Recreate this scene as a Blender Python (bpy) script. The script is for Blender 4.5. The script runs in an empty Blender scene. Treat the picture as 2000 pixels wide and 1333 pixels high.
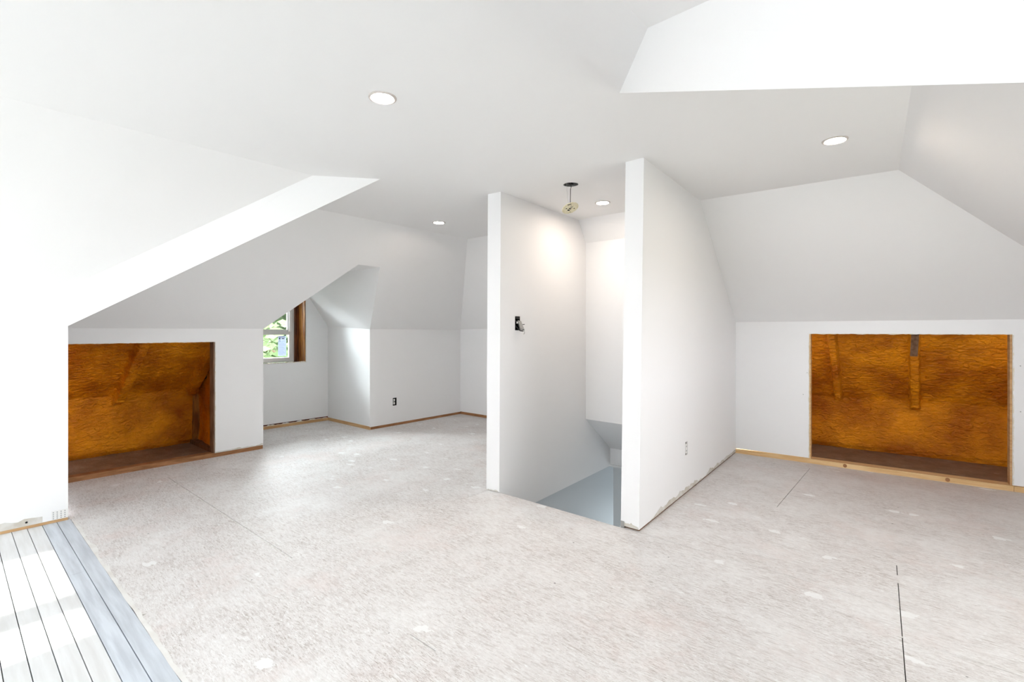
import bpy, bmesh, math, random
from mathutils import Vector, Matrix, noise
random.seed(7)
SC = bpy.context.scene
COL = SC.collection
H = 1.2; CZ = 2.238
def R(d): return math.radians(d)

# ------------------------------------------------------------ camera, light, exposure
cd = bpy.data.cameras.new('camera'); cam = bpy.data.objects.new('camera', cd); COL.objects.link(cam)
cam.location = (0, 0, H); cam.rotation_euler = (R(90), 0, R(40.5))
cd.sensor_width = 36; cd.lens = 950/2000*36; cd.shift_y = -19.5/2000; cd.clip_start = 0.02
SC.camera = cam
SC.view_settings.view_transform = 'Standard'; SC.view_settings.look = 'None'
SC.view_settings.gamma = 1; SC.view_settings.use_curve_mapping = False
SC.view_settings.exposure = 0.31

W = bpy.data.worlds.new('sky'); SC.world = W; W.use_nodes = True
nt = W.node_tree; nt.nodes.clear()
wo = nt.nodes.new('ShaderNodeOutputWorld'); wb = nt.nodes.new('ShaderNodeBackground')
wb.inputs[0].default_value = (.895, .94, 1, 1); wb.inputs[1].default_value = 6.0
nt.links.new(wb.outputs[0], wo.inputs[0])

def light(name, kind, loc, rot, energy, color=(1, 1, 1), size=None, size_y=None):
    l = bpy.data.lights.new(name, kind); o = bpy.data.objects.new(name, l); COL.objects.link(o)
    o.location = loc; o.rotation_euler = rot; l.energy = energy; l.color = color
    if kind == 'AREA':
        l.shape = 'RECTANGLE'; l.size = size; l.size_y = size_y
    return o
sun = light('sun', 'SUN', (6, 0, 6), (0, R(90-35), 0), 12, (1, .955, .90))
sun.data.angle = R(.6)
# daylight entering by the wide window in the gable wall behind the photographer
light('gable_daylight', 'AREA', (-1.95, -4.72, 1.0), (R(97), 0, 0), 13, (.985, .975, 1), 3.6, 1.3)
# fill light outside an added, unseen window opening, to brighten the right partition
light('side_fill', 'AREA', (1.48, 2.3, .82), (R(90), 0, R(90)), 11, (1, .99, 1), 2.0, .8)
# daylight of the left dormer window
light('dormer_daylight', 'AREA', (-8.4, 2.74, 2.75), (R(55), 0, R(-90)), 3000, (.90, .95, 1), 6.0, 2.2)

# fill light added in the unseen lower hall to brighten the stairwell walls
light('lower_hall_fill', 'AREA', (-1.95, 5.2, -1.35), (R(-90), 0, 0), 9, (.86, .95, 1), .8, 1.0)

# ------------------------------------------------------------ materials
def mat(name, rgb, rough=.6, bump=None, var=None, spec=.3, emit=None, metal=0):
    m = bpy.data.materials.new(name); m.use_nodes = True
    n = m.node_tree.nodes; L = m.node_tree.links; b = n['Principled BSDF']
    b.inputs['Base Color'].default_value = (*rgb, 1); b.inputs['Roughness'].default_value = rough
    b.inputs['Specular IOR Level'].default_value = spec; b.inputs['Metallic'].default_value = metal
    tc = n.new('ShaderNodeTexCoord')
    if var:   # (scale xyz, other colour, low, high)
        mp = n.new('ShaderNodeMapping'); mp.inputs['Scale'].default_value = var[0]
        L.new(tc.outputs['Object'], mp.inputs[0])
        no = n.new('ShaderNodeTexNoise'); no.inputs['Scale'].default_value = 1; no.inputs['Detail'].default_value = 5
        L.new(mp.outputs[0], no.inputs['Vector'])
        mr = n.new('ShaderNodeMapRange'); mr.inputs[1].default_value = var[2]; mr.inputs[2].default_value = var[3]
        L.new(no.outputs[0], mr.inputs[0])
        mx = n.new('ShaderNodeMix'); mx.data_type = 'RGBA'
        mx.inputs[6].default_value = (*rgb, 1); mx.inputs[7].default_value = (*var[1], 1)
        L.new(mr.outputs[0], mx.inputs[0]); L.new(mx.outputs[2], b.inputs['Base Color'])
    if bump:  # (scale, strength, distance)
        no2 = n.new('ShaderNodeTexNoise'); no2.inputs['Scale'].default_value = bump[0]; no2.inputs['Detail'].default_value = 4
        L.new(tc.outputs['Object'], no2.inputs['Vector'])
        bp = n.new('ShaderNodeBump'); bp.inputs['Strength'].default_value = bump[1]; bp.inputs['Distance'].default_value = bump[2]
        L.new(no2.outputs[0], bp.inputs['Height']); L.new(bp.outputs[0], b.inputs['Normal'])
    if emit:
        b.inputs['Emission Color'].default_value = (*emit[0], 1); b.inputs['Emission Strength'].default_value = emit[1]
    return m
M = {}
M['paint'] = mat('wall_paint', (.872, .868, .866), .55, (60, .04, .002))
M['ceil'] = mat('ceiling_paint', (.872, .866, .862), .7, (60, .03, .002))
M['edge'] = mat('drywall_compound', (.58, .54, .47), .85, (90, .2, .002), ((14, 14, 14), (.70, .68, .64), .4, .62))
M['gypsum'] = mat('cut_gypsum', (.72, .66, .52), .9, (200, .3, .002), ((30, 30, 30), (.8, .79, .76), .4, .6))
M['dust'] = mat('plaster_dust', (.84, .83, .815), .8, (60, .2, .002), ((9, 9, 9), (.74, .71, .68), .45, .7))
M['darkamber'] = mat('dark_resin_wood', (.17, .045, .010), .45, (30, .4, .003), ((40, 40, 5), (.06, .018, .006), .4, .6))
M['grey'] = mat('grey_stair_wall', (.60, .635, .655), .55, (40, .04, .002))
M['pine'] = mat('pine_plate', (.66, .43, .22), .7, (120, .2, .001), ((5, 5, 60), (.52, .30, .14), .35, .65))
M['pine_new'] = mat('new_pine_plate', (.78, .55, .29), .7, (120, .15, .001), ((4, 4, 60), (.68, .43, .20), .4, .62))
M['oldwood'] = mat('old_stud', (.26, .15, .09), .75, (100, .3, .001), ((40, 40, 6), (.14, .07, .035), .35, .65))
M['brownwood'] = mat('reddish_plate', (.42, .20, .09), .75, (100, .3, .001), ((9, 9, 60), (.26, .12, .05), .35, .65))
M['amber'] = mat('amber_jamb', (.40, .17, .03), .45, (30, .4, .004), ((30, 30, 5), (.20, .065, .012), .4, .6))
M['black'] = mat('black_gap', (.008, .008, .008), .9)
M['metal'] = mat('galvanised_steel', (.42, .42, .41), .35, metal=.9)
M['vinyl'] = mat('white_vinyl', (.74, .74, .72), .4)
M['white'] = mat('white_plastic', (.85, .84, .82), .35)
M['trimwhite'] = mat('lamp_trim_white', (.62, .57, .54), .45)
M['cream'] = mat('cream_plate', (.80, .74, .55), .5, None, ((60, 60, 60), (.70, .62, .38), .45, .65))
M['lamp'] = mat('lamp_lens', (1, .95, .88), .5, emit=((1, .86, .73), 215))
M['wire'] = mat('black_wire', (.03, .03, .03), .5)
M['wirew'] = mat('white_wire', (.7, .7, .68), .5)
M['grass'] = mat('grass', (.10, .12, .07), .9, None, ((2, 2, 2), (.16, .17, .12), .4, .6))
M['bark'] = mat('bark', (.14, .10, .07), .9, (20, .6, .02))
M['stair'] = mat('stair_wood', (.30, .20, .13), .6, None, ((6, 40, 40), (.2, .12, .07), .4, .6))
def translucent(m, col, f):
    n = m.node_tree.nodes; L = m.node_tree.links; b = n['Principled BSDF']
    tr = n.new('ShaderNodeBsdfTranslucent'); tr.inputs[0].default_value = (*col, 1)
    ms = n.new('ShaderNodeMixShader'); ms.inputs[0].default_value = f
    L.new(b.outputs[0], ms.inputs[1]); L.new(tr.outputs[0], ms.inputs[2]); L.new(ms.outputs[0], n['Material Output'].inputs[0])
M['paper'] = mat('sticker_paper', (.85, .88, .95), .6); translucent(M['paper'], (.6, .66, .8), .3)
M['ink'] = mat('sticker_ink', (.05, .055, .06), .6)
M['inkp'] = mat('sticker_fine_print', (.42, .45, .52), .6)

def leafmat():
    m = mat('leaves', (.13, .22, .09), .5, None, ((1.3, 1.3, 1.3), (.34, .42, .25), .4, .6)); b = m.node_tree.nodes['Principled BSDF']
    b.inputs['Transmission Weight'].default_value = 0
    n = m.node_tree.nodes; L = m.node_tree.links
    tr = n.new('ShaderNodeBsdfTranslucent'); tr.inputs[0].default_value = (.34, .46, .24, 1)
    ms = n.new('ShaderNodeMixShader'); ms.inputs[0].default_value = .5
    L.new(b.outputs[0], ms.inputs[1]); L.new(tr.outputs[0], ms.inputs[2]); L.new(ms.outputs[0], n['Material Output'].inputs[0])
    return m
M['leaf'] = leafmat()

def glassmat():
    m = bpy.data.materials.new('window_glass'); m.use_nodes = True
    n = m.node_tree.nodes; L = m.node_tree.links; n.remove(n['Principled BSDF'])
    t = n.new('ShaderNodeBsdfTransparent'); g = n.new('ShaderNodeBsdfGlossy'); g.inputs['Roughness'].default_value = .02
    t.inputs[0].default_value = (.95, .98, .97, 1)
    fr = n.new('ShaderNodeFresnel'); ms = n.new('ShaderNodeMixShader')
    L.new(fr.outputs[0], ms.inputs[0]); L.new(t.outputs[0], ms.inputs[1]); L.new(g.outputs[0], ms.inputs[2])
    L.new(ms.outputs[0], n['Material Output'].inputs[0])
    return m
M['glass'] = glassmat()

def floormat(name, base, strand_dark, dust, dirt):
    """strand board under plaster dust: flakes, white compound spots, pinkish and dark stains"""
    m = bpy.data.materials.new(name); m.use_nodes = True
    n = m.node_tree.nodes; L = m.node_tree.links; b = n['Principled BSDF']
    b.inputs['Roughness'].default_value = .62; b.inputs['Specular IOR Level'].default_value = .35
    ge = n.new('ShaderNodeNewGeometry')
    def mapn(scale, rot=0):
        mp = n.new('ShaderNodeMapping'); mp.inputs['Scale'].default_value = scale; mp.inputs['Rotation'].default_value = (0, 0, rot)
        L.new(ge.outputs['Position'], mp.inputs[0]); return mp.outputs[0]
    def nz(vec, detail=4, rough=.6, dist=0):
        t = n.new('ShaderNodeTexNoise'); t.inputs['Scale'].default_value = 1; t.inputs['Detail'].default_value = detail
        t.inputs['Roughness'].default_value = rough; t.inputs['Distortion'].default_value = dist
        L.new(vec, t.inputs['Vector']); return t.outputs[0]
    def rng(v, a, c, lo=0, hi=1):
        r = n.new('ShaderNodeMapRange'); r.inputs[1].default_value = a; r.inputs[2].default_value = c
        r.inputs[3].default_value = lo; r.inputs[4].default_value = hi
        L.new(v, r.inputs[0]); return r.outputs[0]
    def mix(f, a, c):
        x = n.new('ShaderNodeMix'); x.data_type = 'RGBA'
        L.new(f, x.inputs[0])
        for s, v in ((6, a), (7, c)):
            if isinstance(v, tuple): x.inputs[s].default_value = (*v, 1)
            else: L.new(v, x.inputs[s])
        return x.outputs[2]
    def mul(a, c):
        q = n.new('ShaderNodeMath'); q.operation = 'MULTIPLY'; L.new(a, q.inputs[0])
        if isinstance(c, float): q.inputs[1].default_value = c
        else: L.new(c, q.inputs[1])
        return q.outputs[0]
    # wood strands: short streaks in several directions
    v1 = n.new('ShaderNodeTexVoronoi'); v1.inputs['Scale'].default_value = 1; L.new(mapn((30, 130, 1), .5), v1.inputs['Vector'])
    sx = n.new('ShaderNodeSeparateColor'); L.new(v1.outputs['Color'], sx.inputs[0])
    v2 = n.new('ShaderNodeTexVoronoi'); v2.inputs['Scale'].default_value = 1; L.new(mapn((34, 120, 1), -.9), v2.inputs['Vector'])
    sy = n.new('ShaderNodeSeparateColor'); L.new(v2.outputs['Color'], sy.inputs[0])
    c = mix(rng(sx.outputs[0], .55, 1.0, 0, .35), base, strand_dark)
    c = mix(rng(sy.outputs[1], .6, 1, 0, .4), c, dust)
    pat = rng(nz(mapn((1.6, 1.6, 1)), 5, .65), .38, .66, .25, 1)      # worn areas show more strand
    for sc_, ro, lo_, st_ in (((26, 190, 1), .9, .585, .8), ((30, 170, 1), .15, .60, .7), ((28, 180, 1), 1.9, .60, .7), ((70, 260, 1), -.4, .58, .6)):
        c = mix(mul(mul(rng(nz(mapn(sc_, ro), 3, .75, .4), lo_-.01, lo_+.045), st_), pat), c, strand_dark)
    for sc_, ro, lo_ in (((24, 150, 1), .6, .59), ((30, 120, 1), -.7, .60)):
        c = mix(mul(rng(nz(mapn(sc_, ro), 3, .75, .3), lo_, lo_+.06), .8), c, dust)
    c = mix(mul(rng(nz(mapn((1.9, 1.9, 1)), 7, .7), .52, .72), .5), c, (base[0], base[1]*.86, base[2]*.83))
    c = mix(rng(nz(mapn((2.6, 2.6, 1)), 9, .72), .44, .72, 0, .7), c, dust)
    # browner and darker towards the far eaves
    spx = n.new('ShaderNodeSeparateXYZ'); L.new(ge.outputs['Position'], spx.inputs[0])
    c = mix(rng(spx.outputs[1], 3.2, 5.1, 0, .30), c, (base[0]*.72, base[1]*.66, base[2]*.62))
    # compound spots
    v3 = n.new('ShaderNodeTexVoronoi'); v3.inputs['Scale'].default_value = 1; v3.inputs['Randomness'].default_value = 1
    wv = nz(mapn((22, 22, 1)), 3, .6)
    ad = n.new('ShaderNodeVectorMath'); ad.operation = 'ADD'; L.new(mapn((4.2, 5.6, 1), .6), ad.inputs[0])
    sc = n.new('ShaderNodeVectorMath'); sc.operation = 'SCALE'; sc.inputs[3].default_value = .5
    cb = n.new('ShaderNodeCombineXYZ'); L.new(wv, cb.inputs[0]); L.new(wv, cb.inputs[1]); L.new(cb.outputs[0], sc.inputs[0]); L.new(sc.outputs[0], ad.inputs[1])
    L.new(ad.outputs[0], v3.inputs['Vector'])
    sp = n.new('ShaderNodeSeparateColor'); L.new(v3.outputs['Color'], sp.inputs[0])
    thr = n.new('ShaderNodeMath'); thr.operation = 'MULTIPLY'; L.new(sp.outputs[2], thr.inputs[0]); thr.inputs[1].default_value = .17
    sb = n.new('ShaderNodeMath'); sb.operation = 'SUBTRACT'; L.new(thr.outputs[0], sb.inputs[0]); L.new(v3.outputs['Distance'], sb.inputs[1])
    c = mix(rng(sb.outputs[0], 0, .025, 0, .85), c, dust)
    # dark specks
    v4 = n.new('ShaderNodeTexVoronoi'); v4.inputs['Scale'].default_value = 1; L.new(mapn((5.5, 5.5, 1), .2), v4.inputs['Vector'])
    c = mix(rng(v4.outputs['Distance'], .018, .034, .75, 0), c, (.06, .05, .05))
    # dirt
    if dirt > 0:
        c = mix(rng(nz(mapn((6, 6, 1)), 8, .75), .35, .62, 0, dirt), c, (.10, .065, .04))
    L.new(c, b.inputs['Base Color'])
    bp = n.new('ShaderNodeBump'); bp.inputs['Strength'].default_value = .25; bp.inputs['Distance'].default_value = .002
    L.new(sx.outputs[1], bp.inputs['Height']); L.new(bp.outputs[0], b.inputs['Normal'])
    return m
M['osb'] = floormat('dusty_strand_board', (.755, .725, .715), (.34, .28, .25), (.90, .90, .90), 0)
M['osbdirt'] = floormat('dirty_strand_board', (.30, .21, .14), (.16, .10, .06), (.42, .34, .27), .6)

def boardmat(name, c1, c2):
    m = mat(name, c1, .55, (80, .15, .001), ((3, 40, 3), c2, .38, .66))
    n = m.node_tree.nodes; L = m.node_tree.links; b = n['Principled BSDF']
    oi = n.new('ShaderNodeObjectInfo'); hs = n.new('ShaderNodeHueSaturation')
    mr = n.new('ShaderNodeMapRange'); mr.inputs[3].default_value = .95; mr.inputs[4].default_value = 1.03
    L.new(oi.outputs['Random'], mr.inputs[0]); L.new(mr.outputs[0], hs.inputs['Value'])
    src = b.inputs['Base Color'].links[0].from_socket
    L.new(src, hs.inputs['Color']); L.new(hs.outputs[0], b.inputs['Base Color'])
    # world position grain, so copies do not repeat
    ge = n.new('ShaderNodeNewGeometry')
    for x in n:
        if x.type == 'MAPPING': L.new(ge.outputs['Position'], x.inputs[0])
    return m
M['board'] = boardmat('dusty_floorboard', (.84, .85, .86), (.76, .76, .76))
M['boardgrey'] = boardmat('blue_grey_floorboard', (.70, .75, .82), (.55, .59, .65))

def foammat():
    m = bpy.data.materials.new('spray_foam'); m.use_nodes = True
    n = m.node_tree.nodes; L = m.node_tree.links; b = n['Principled BSDF']
    tc = n.new('ShaderNodeNewGeometry')
    mp = n.new('ShaderNodeMapping'); mp.inputs['Scale'].default_value = (22, 22, 40); L.new(tc.outputs['Position'], mp.inputs[0])
    a = n.new('ShaderNodeTexNoise'); a.inputs['Scale'].default_value = 1; a.inputs['Detail'].default_value = 6; a.inputs['Distortion'].default_value = .8
    L.new(mp.outputs[0], a.inputs['Vector'])
    c = n.new('ShaderNodeTexNoise'); c.inputs['Scale'].default_value = 3.2; c.inputs['Detail'].default_value = 5
    L.new(tc.outputs['Position'], c.inputs['Vector'])
    r = n.new('ShaderNodeValToRGB'); r.color_ramp.elements[0].position = .36; r.color_ramp.elements[0].color = (.46, .118, .001, 1)
    r.color_ramp.elements[1].position = .65; r.color_ramp.elements[1].color = (.88, .31, .005, 1)
    L.new(c.outputs[0], r.inputs[0]); L.new(r.outputs[0], b.inputs['Base Color'])
    b.inputs['Roughness'].default_value = .38; b.inputs['Specular IOR Level'].default_value = .32
    bp = n.new('ShaderNodeBump'); bp.inputs['Strength'].default_value = .9; bp.inputs['Distance'].default_value = .035
    L.new(a.outputs[0], bp.inputs['Height']); L.new(bp.outputs[0], b.inputs['Normal'])
    return m
M['foam'] = foammat()

# ------------------------------------------------------------ helpers
def link(name, bm, m, parent=None, smooth=False):
    bmesh.ops.recalc_face_normals(bm, faces=bm.faces)
    me = bpy.data.meshes.new(name); bm.to_mesh(me); bm.free()
    if m: me.materials.append(m)
    if smooth:
        for p in me.polygons: p.use_smooth = True
    o = bpy.data.objects.new(name, me); COL.objects.link(o)
    if parent: o.parent = parent
    return o
def struct(name, bm, m, parent=None):
    o = link(name, bm, m, parent)
    if parent is None: o['kind'] = 'structure'
    return o
def empty(name, loc=(0, 0, 0), rot=(0, 0, 0), structure=False):
    o = bpy.data.objects.new(name, None); COL.objects.link(o); o.location = loc; o.rotation_euler = rot
    o.empty_display_size = .1
    if structure: o['kind'] = 'structure'
    return o
def tag(o, label, cat, group=None):
    o['label'] = label; o['category'] = cat
    if group: o['group'] = group
    return o
def slab(bm, pts, off):
    """polygon pts (3d) thickened by vector off (away from the room)"""
    off = Vector(off); pts = [Vector(p) for p in pts]
    a = [bm.verts.new(p) for p in pts]; b = [bm.verts.new(p+off) for p in pts]
    bm.faces.new(a); bm.faces.new(b[::-1])
    k = len(pts)
    for i in range(k): bm.faces.new((a[i], b[i], b[(i+1) % k], a[(i+1) % k]))
    return a, b
def box(bm, x0, x1, y0, y1, z0, z1):
    slab(bm, [(x0, y0, z0), (x1, y0, z0), (x1, y1, z0), (x0, y1, z0)], (0, 0, z1-z0))
def boxbm(*a):
    bm = bmesh.new(); box(bm, *a); return bm
def slabbm(pts, off):
    bm = bmesh.new(); slab(bm, pts, off); return bm
def lathe(bm, prof, seg=32, mtx=Matrix()):
    rings = []
    for r, z in prof:
        rings.append([bm.verts.new(mtx @ Vector((r*math.cos(2*math.pi*i/seg), r*math.sin(2*math.pi*i/seg), z))) for i in range(seg)])
    for a, b in zip(rings, rings[1:]):
        for i in range(seg): bm.faces.new((a[i], a[(i+1) % seg], b[(i+1) % seg], b[i]))
    return rings
def tube(bm, pts, r, seg=6):
    pts = [Vector(p) for p in pts]; prev = None
    for i, p in enumerate(pts):
        d = (pts[min(i+1, len(pts)-1)]-pts[max(i-1, 0)]).normalized()
        q = d.to_track_quat('Z', 'Y')
        ring = [bm.verts.new(p+q @ Vector((r*math.cos(2*math.pi*k/seg), r*math.sin(2*math.pi*k/seg), 0))) for k in range(seg)]
        if prev:
            for k in range(seg): bm.faces.new((prev[k], prev[(k+1) % seg], ring[(k+1) % seg], ring[k]))
        else: bm.faces.new(ring[::-1])
        prev = ring
    bm.faces.new(prev)
def cut(o, bm):
    """carve a shape out of o for good (no helper left behind)"""
    c = link('cutter', bm, None); md = o.modifiers.new('cut', 'BOOLEAN'); md.object = c; md.operation = 'DIFFERENCE'; md.solver = 'EXACT'
    dg = bpy.context.evaluated_depsgraph_get(); me = bpy.data.meshes.new_from_object(o.evaluated_get(dg))
    o.modifiers.clear(); old = o.data; o.data = me; bpy.data.meshes.remove(old)
    cm = c.data; bpy.data.objects.remove(c); bpy.data.meshes.remove(cm)
def lerp(a, b, t): return Vector(a)*(1-t)+Vector(b)*t
def xL(y): return -2.415-(y-2.682)*.0545      # stair face of the left partition
def xR(y): return -1.308-(y-2.698)*.0535      # room face of the right partition
def yK(x): return 5.073+(x+1.435)*.0642       # right knee wall line

# ------------------------------------------------------------ ceiling and roof slopes (drywall sheets, undersides towards the room)
UP = (0, 0, .016)
P1, P2, P3, P4 = (-4.15, .518, 1.233), (-4.15, .451, 1.43), (-2.839, 1.941, CZ), (-3.119, 1.602, CZ)
Q1, Q2, Q3, Q4 = (.29, .518, 1.314), (.29, .451, 1.51), (-1.021, 1.917, CZ), (-.728, 1.568, CZ)
YB = -4.6
ceiling = struct('ceiling', slabbm([P3, P4, (-3.119, YB, CZ), (-.728, YB, CZ), Q4, Q3, (-.001, 1.917, CZ), (-.141, 3.996, CZ),
    (-1.403, 3.908, CZ), (-1.55, 3.86, CZ), (-2.48, 3.86, CZ), (-2.6, 3.86, CZ), (-3.95, 3.85, CZ), (-3.95, 1.941, CZ)], UP), M['ceil'])
# wing, left slope and right slope (skylight opening in the right one)
struct('ceiling_slope_wing_left', slabbm([P4, P2, (-4.15, YB, 1.43), (-3.119, YB, CZ)], UP), M['ceil'])
wr = bmesh.new()
def wz(x): return 1.51+(.29-x)*(CZ-1.51)/(1.018)
def wp(x, y): return (x, y, wz(x))
SK = (-.60, .02, -3.3, .40)     # skylight x0,x1,y0,y1; length added out of view to bounce more sun
slab(wr, [Q4, Q2, wp(.29, SK[3]), wp(-.728, SK[3])], UP)
slab(wr, [wp(-.728, SK[3]), wp(SK[0], SK[3]), wp(SK[0], SK[2]), wp(-.728, SK[2])], UP)
slab(wr, [wp(SK[1], SK[3]), wp(.29, SK[3]), wp(.29, SK[2]), wp(SK[1], SK[2])], UP)
slab(wr, [wp(-.728, SK[2]), wp(.29, SK[2]), wp(.29, YB), wp(-.728, YB)], UP)
struct('ceiling_slope_wing_right', wr, M['ceil'])
# boxed valley rafters
struct('trim_valley_beam_left', slabbm([P1, P2, P4, P3], (-.02, .02, .012)), M['paint'])
struct('trim_valley_beam_right', slabbm([Q1, Q2, Q4, Q3], (.02, .02, .012)), M['paint'])
# slopes over the main room that rise away from the wing
struct('ceiling_slope_near_left', slabbm([P1, P3, (-3.95, 1.941, CZ), (-5.14, .518, 1.233)], UP), M['ceil'])
struct('ceiling_slope_near_right', slabbm([Q1, Q3, (-.001, 1.917, CZ), (1.41, .518, 1.314)], UP), M['ceil'])
# slope over the left knee wall, notched for the dormer
struct('ceiling_slope_left', slabbm([(-5.14, .518, 1.222), (-5.14, 2.12, 1.222), (-4.377, 2.732, 1.873), (-4.377, 2.987, 1.873),
    (-5.14, 3.365, 1.222), (-5.14, 4.87, 1.222), (-3.95, 3.85, CZ), (-3.95, 1.941, CZ)], UP), M['ceil'])
struct('ceiling_slope_far', slabbm([(-5.14, 4.87, 1.222), (-2.62, 4.87, 1.26), (-2.6, 3.86, CZ), (-3.95, 3.85, CZ)], UP), M['ceil'])
S5B = (1.09, yK(1.09), 1.287)
bm = bmesh.new(); slab(bm, [(-1.375, 3.908, CZ), (-.141, 3.996, CZ), S5B, (-1.435, 5.073, 1.287)], UP)
struct('ceiling_slope_back', bm, M['ceil'])
struct('ceiling_slope_right', slabbm([(-.141, 3.996, CZ), (-.001, 1.917, CZ), (1.41, .518, 1.287), S5B], UP), M['ceil'])
# stair head: slope, far wall and soffit going down
bm = bmesh.new()
slab(bm, [(-2.48, 3.86, CZ), (-1.50, 3.86, CZ), (-1.50, 4.03, 2.03), (-2.50, 4.00, 2.04)], UP)
struct('ceiling_slope_stair', bm, M['ceil'])
struct('wall_stair_far', slabbm([(-2.50, 4.0, 2.04), (-1.50, 4.0, 2.04), (-1.50, 4.0, .345), (-2.50, 4.0, .358)], (0, .10, 0)), M['paint'])
struct('ceiling_stair_soffit', slabbm([(-2.54, 4.0, .358), (-1.45, 4.0, .345), (-1.45, 4.52, -.02), (-2.54, 4.52, -.02)], (0, .012, .012)), M['paint'])
struct('trim_stair_header', slabbm([(-2.54, 4.52, -.02), (-1.45, 4.52, -.02), (-1.45, 4.52, -.21), (-2.54, 4.52, -.21)], (0, .1, 0)), M['paint'])

# dormer: two small slopes and a narrow flat top
struct('ceiling_dormer_right', slabbm([(-5.14, 3.365, 1.222), (-6.13, 3.365, 1.262), (-6.13, 2.95, 1.873), (-4.377, 2.987, 1.873)], UP), M['ceil'])
struct('ceiling_dormer_top', slabbm([(-4.377, 2.732, 1.873), (-4.377, 2.987, 1.873), (-6.13, 2.95, 1.873), (-6.13, 2.53, 1.873)], UP), M['ceil'])
struct('ceiling_dormer_left', slabbm([(-5.14, 2.12, 1.222), (-6.13, 2.12, 1.262), (-6.13, 2.53, 1.873), (-4.377, 2.732, 1.873)], UP), M['ceil'])

# ------------------------------------------------------------ floor
ZT = 0.0
floor = empty('floor', structure=True)
struct_sub = link('subfloor', boxbm(-6.2, 1.5, YB, 2.66, -.30, -.020), M['black'], floor)
sb = bmesh.new(); box(sb, -6.2, -2.57, 2.66, 6.3, -.18, -.020); box(sb, -1.43, 1.5, 2.66, 6.3, -.18, -.020); box(sb, -2.6, -1.43, 4.63, 6.3, -.018-.1, -.020)
link('subfloor', sb, M['black'], floor)
def sheet(pts, m='osb'):
    g = .0016
    cx = sum(p[0] for p in pts)/len(pts); cy = sum(p[1] for p in pts)/len(pts)
    q = [(x+(g if x < cx else -g), y+(g if y < cy else -g), -.018) for x, y in pts]
    return link('strand_board', slabbm(q, (0, 0, .018)), M[m], floor)
def ragged(y0, x0, x1, n, amp):   # ragged trowelled edge along the boards
    out = []
    for i in range(n+1):
        x = x0+(x1-x0)*i/n
        out.append((x, y0+amp*(noise.noise(Vector((x*3.1, 1.3, 0)))+.5*noise.noise(Vector((x*11, 4, 0))))))
    return out
Y = [.535, 1.20, 2.44, 3.68, 4.90]
rag = ragged(.5375, -4.15, .29, 60, .004)
# first row, along the boards
for a, b in ((-4.15, -2.52), (-2.52, -.08), (-.08, .29)):
    mid = [p for p in rag if a+.01 < p[0] < b-.01]
    pts = [(a, .54)]+mid+[(b, .54), (b, Y[1]), (a, Y[1])]
    q = [(x, y, -.018) for x, y in pts]
    link('strand_board', slabbm([(min(max(x, a+.0012), b-.0012), min(y, Y[1]-.0012), z) for x, y, z in q], (0, 0, .018)), M['osb'], floor)
sheet([(-5.24, .50), (-4.15, .50), (-4.15, Y[1]), (-5.24, Y[1])]); sheet([(.29, .50), (1.25, .50), (1.25, Y[1]), (.29, Y[1])])
def sx4(x, y): return x if x != -.08 else -.11+(3.01-y)*.062
for a, b in ((-5.24, -3.74), (-3.74, -.08), (-.08, 1.25)): sheet([(sx4(a, Y[1]), Y[1]), (sx4(b, Y[1]), Y[1]), (sx4(b, Y[2]), Y[2]), (sx4(a, Y[2]), Y[2])])
# row cut by the stair opening
SX0, SX1, SY0 = -2.50, -1.43, 2.690
sheet([(-6.2, Y[2]), (-4.96, Y[2]), (-4.96, Y[3]), (-6.2, Y[3])])
sheet([(-4.96, Y[2]), (-2.52, Y[2]), (-2.52, Y[3]), (-4.96, Y[3])])
sheet([(-2.52, Y[2]), (sx4(-.08, Y[2]), Y[2]), (sx4(-.08, SY0), SY0), (-2.52, SY0)])
sheet([(SX1+.02, SY0), (sx4(-.08, SY0), SY0), (sx4(-.08, Y[3]), Y[3]), (SX1+.02, Y[3])])
sheet([(sx4(-.08, Y[2]), Y[2]), (1.25, Y[2]), (1.25, Y[3]), (sx4(-.08, Y[3]), Y[3])])
for a, b in ((-6.2, -3.74), (-3.74, -2.54), (SX1+.0, -.78), (-.78, 1.25)): sheet([(a, Y[3]), (b, Y[3]), (b, 4.92), (a, 4.92)])
sheet([(-1.5, 4.92), (1.25, 4.92), (1.25, 5.20), (-1.5, 5.20)])
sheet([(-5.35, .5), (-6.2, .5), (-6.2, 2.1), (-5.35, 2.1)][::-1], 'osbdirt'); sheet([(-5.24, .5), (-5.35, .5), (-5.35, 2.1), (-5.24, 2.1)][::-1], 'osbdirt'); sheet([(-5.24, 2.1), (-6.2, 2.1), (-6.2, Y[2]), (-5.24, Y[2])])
sheet([(-1.5, 5.20), (1.4, 5.20), (1.4, 6.3), (-1.5, 6.3)], 'osbdirt')
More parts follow.
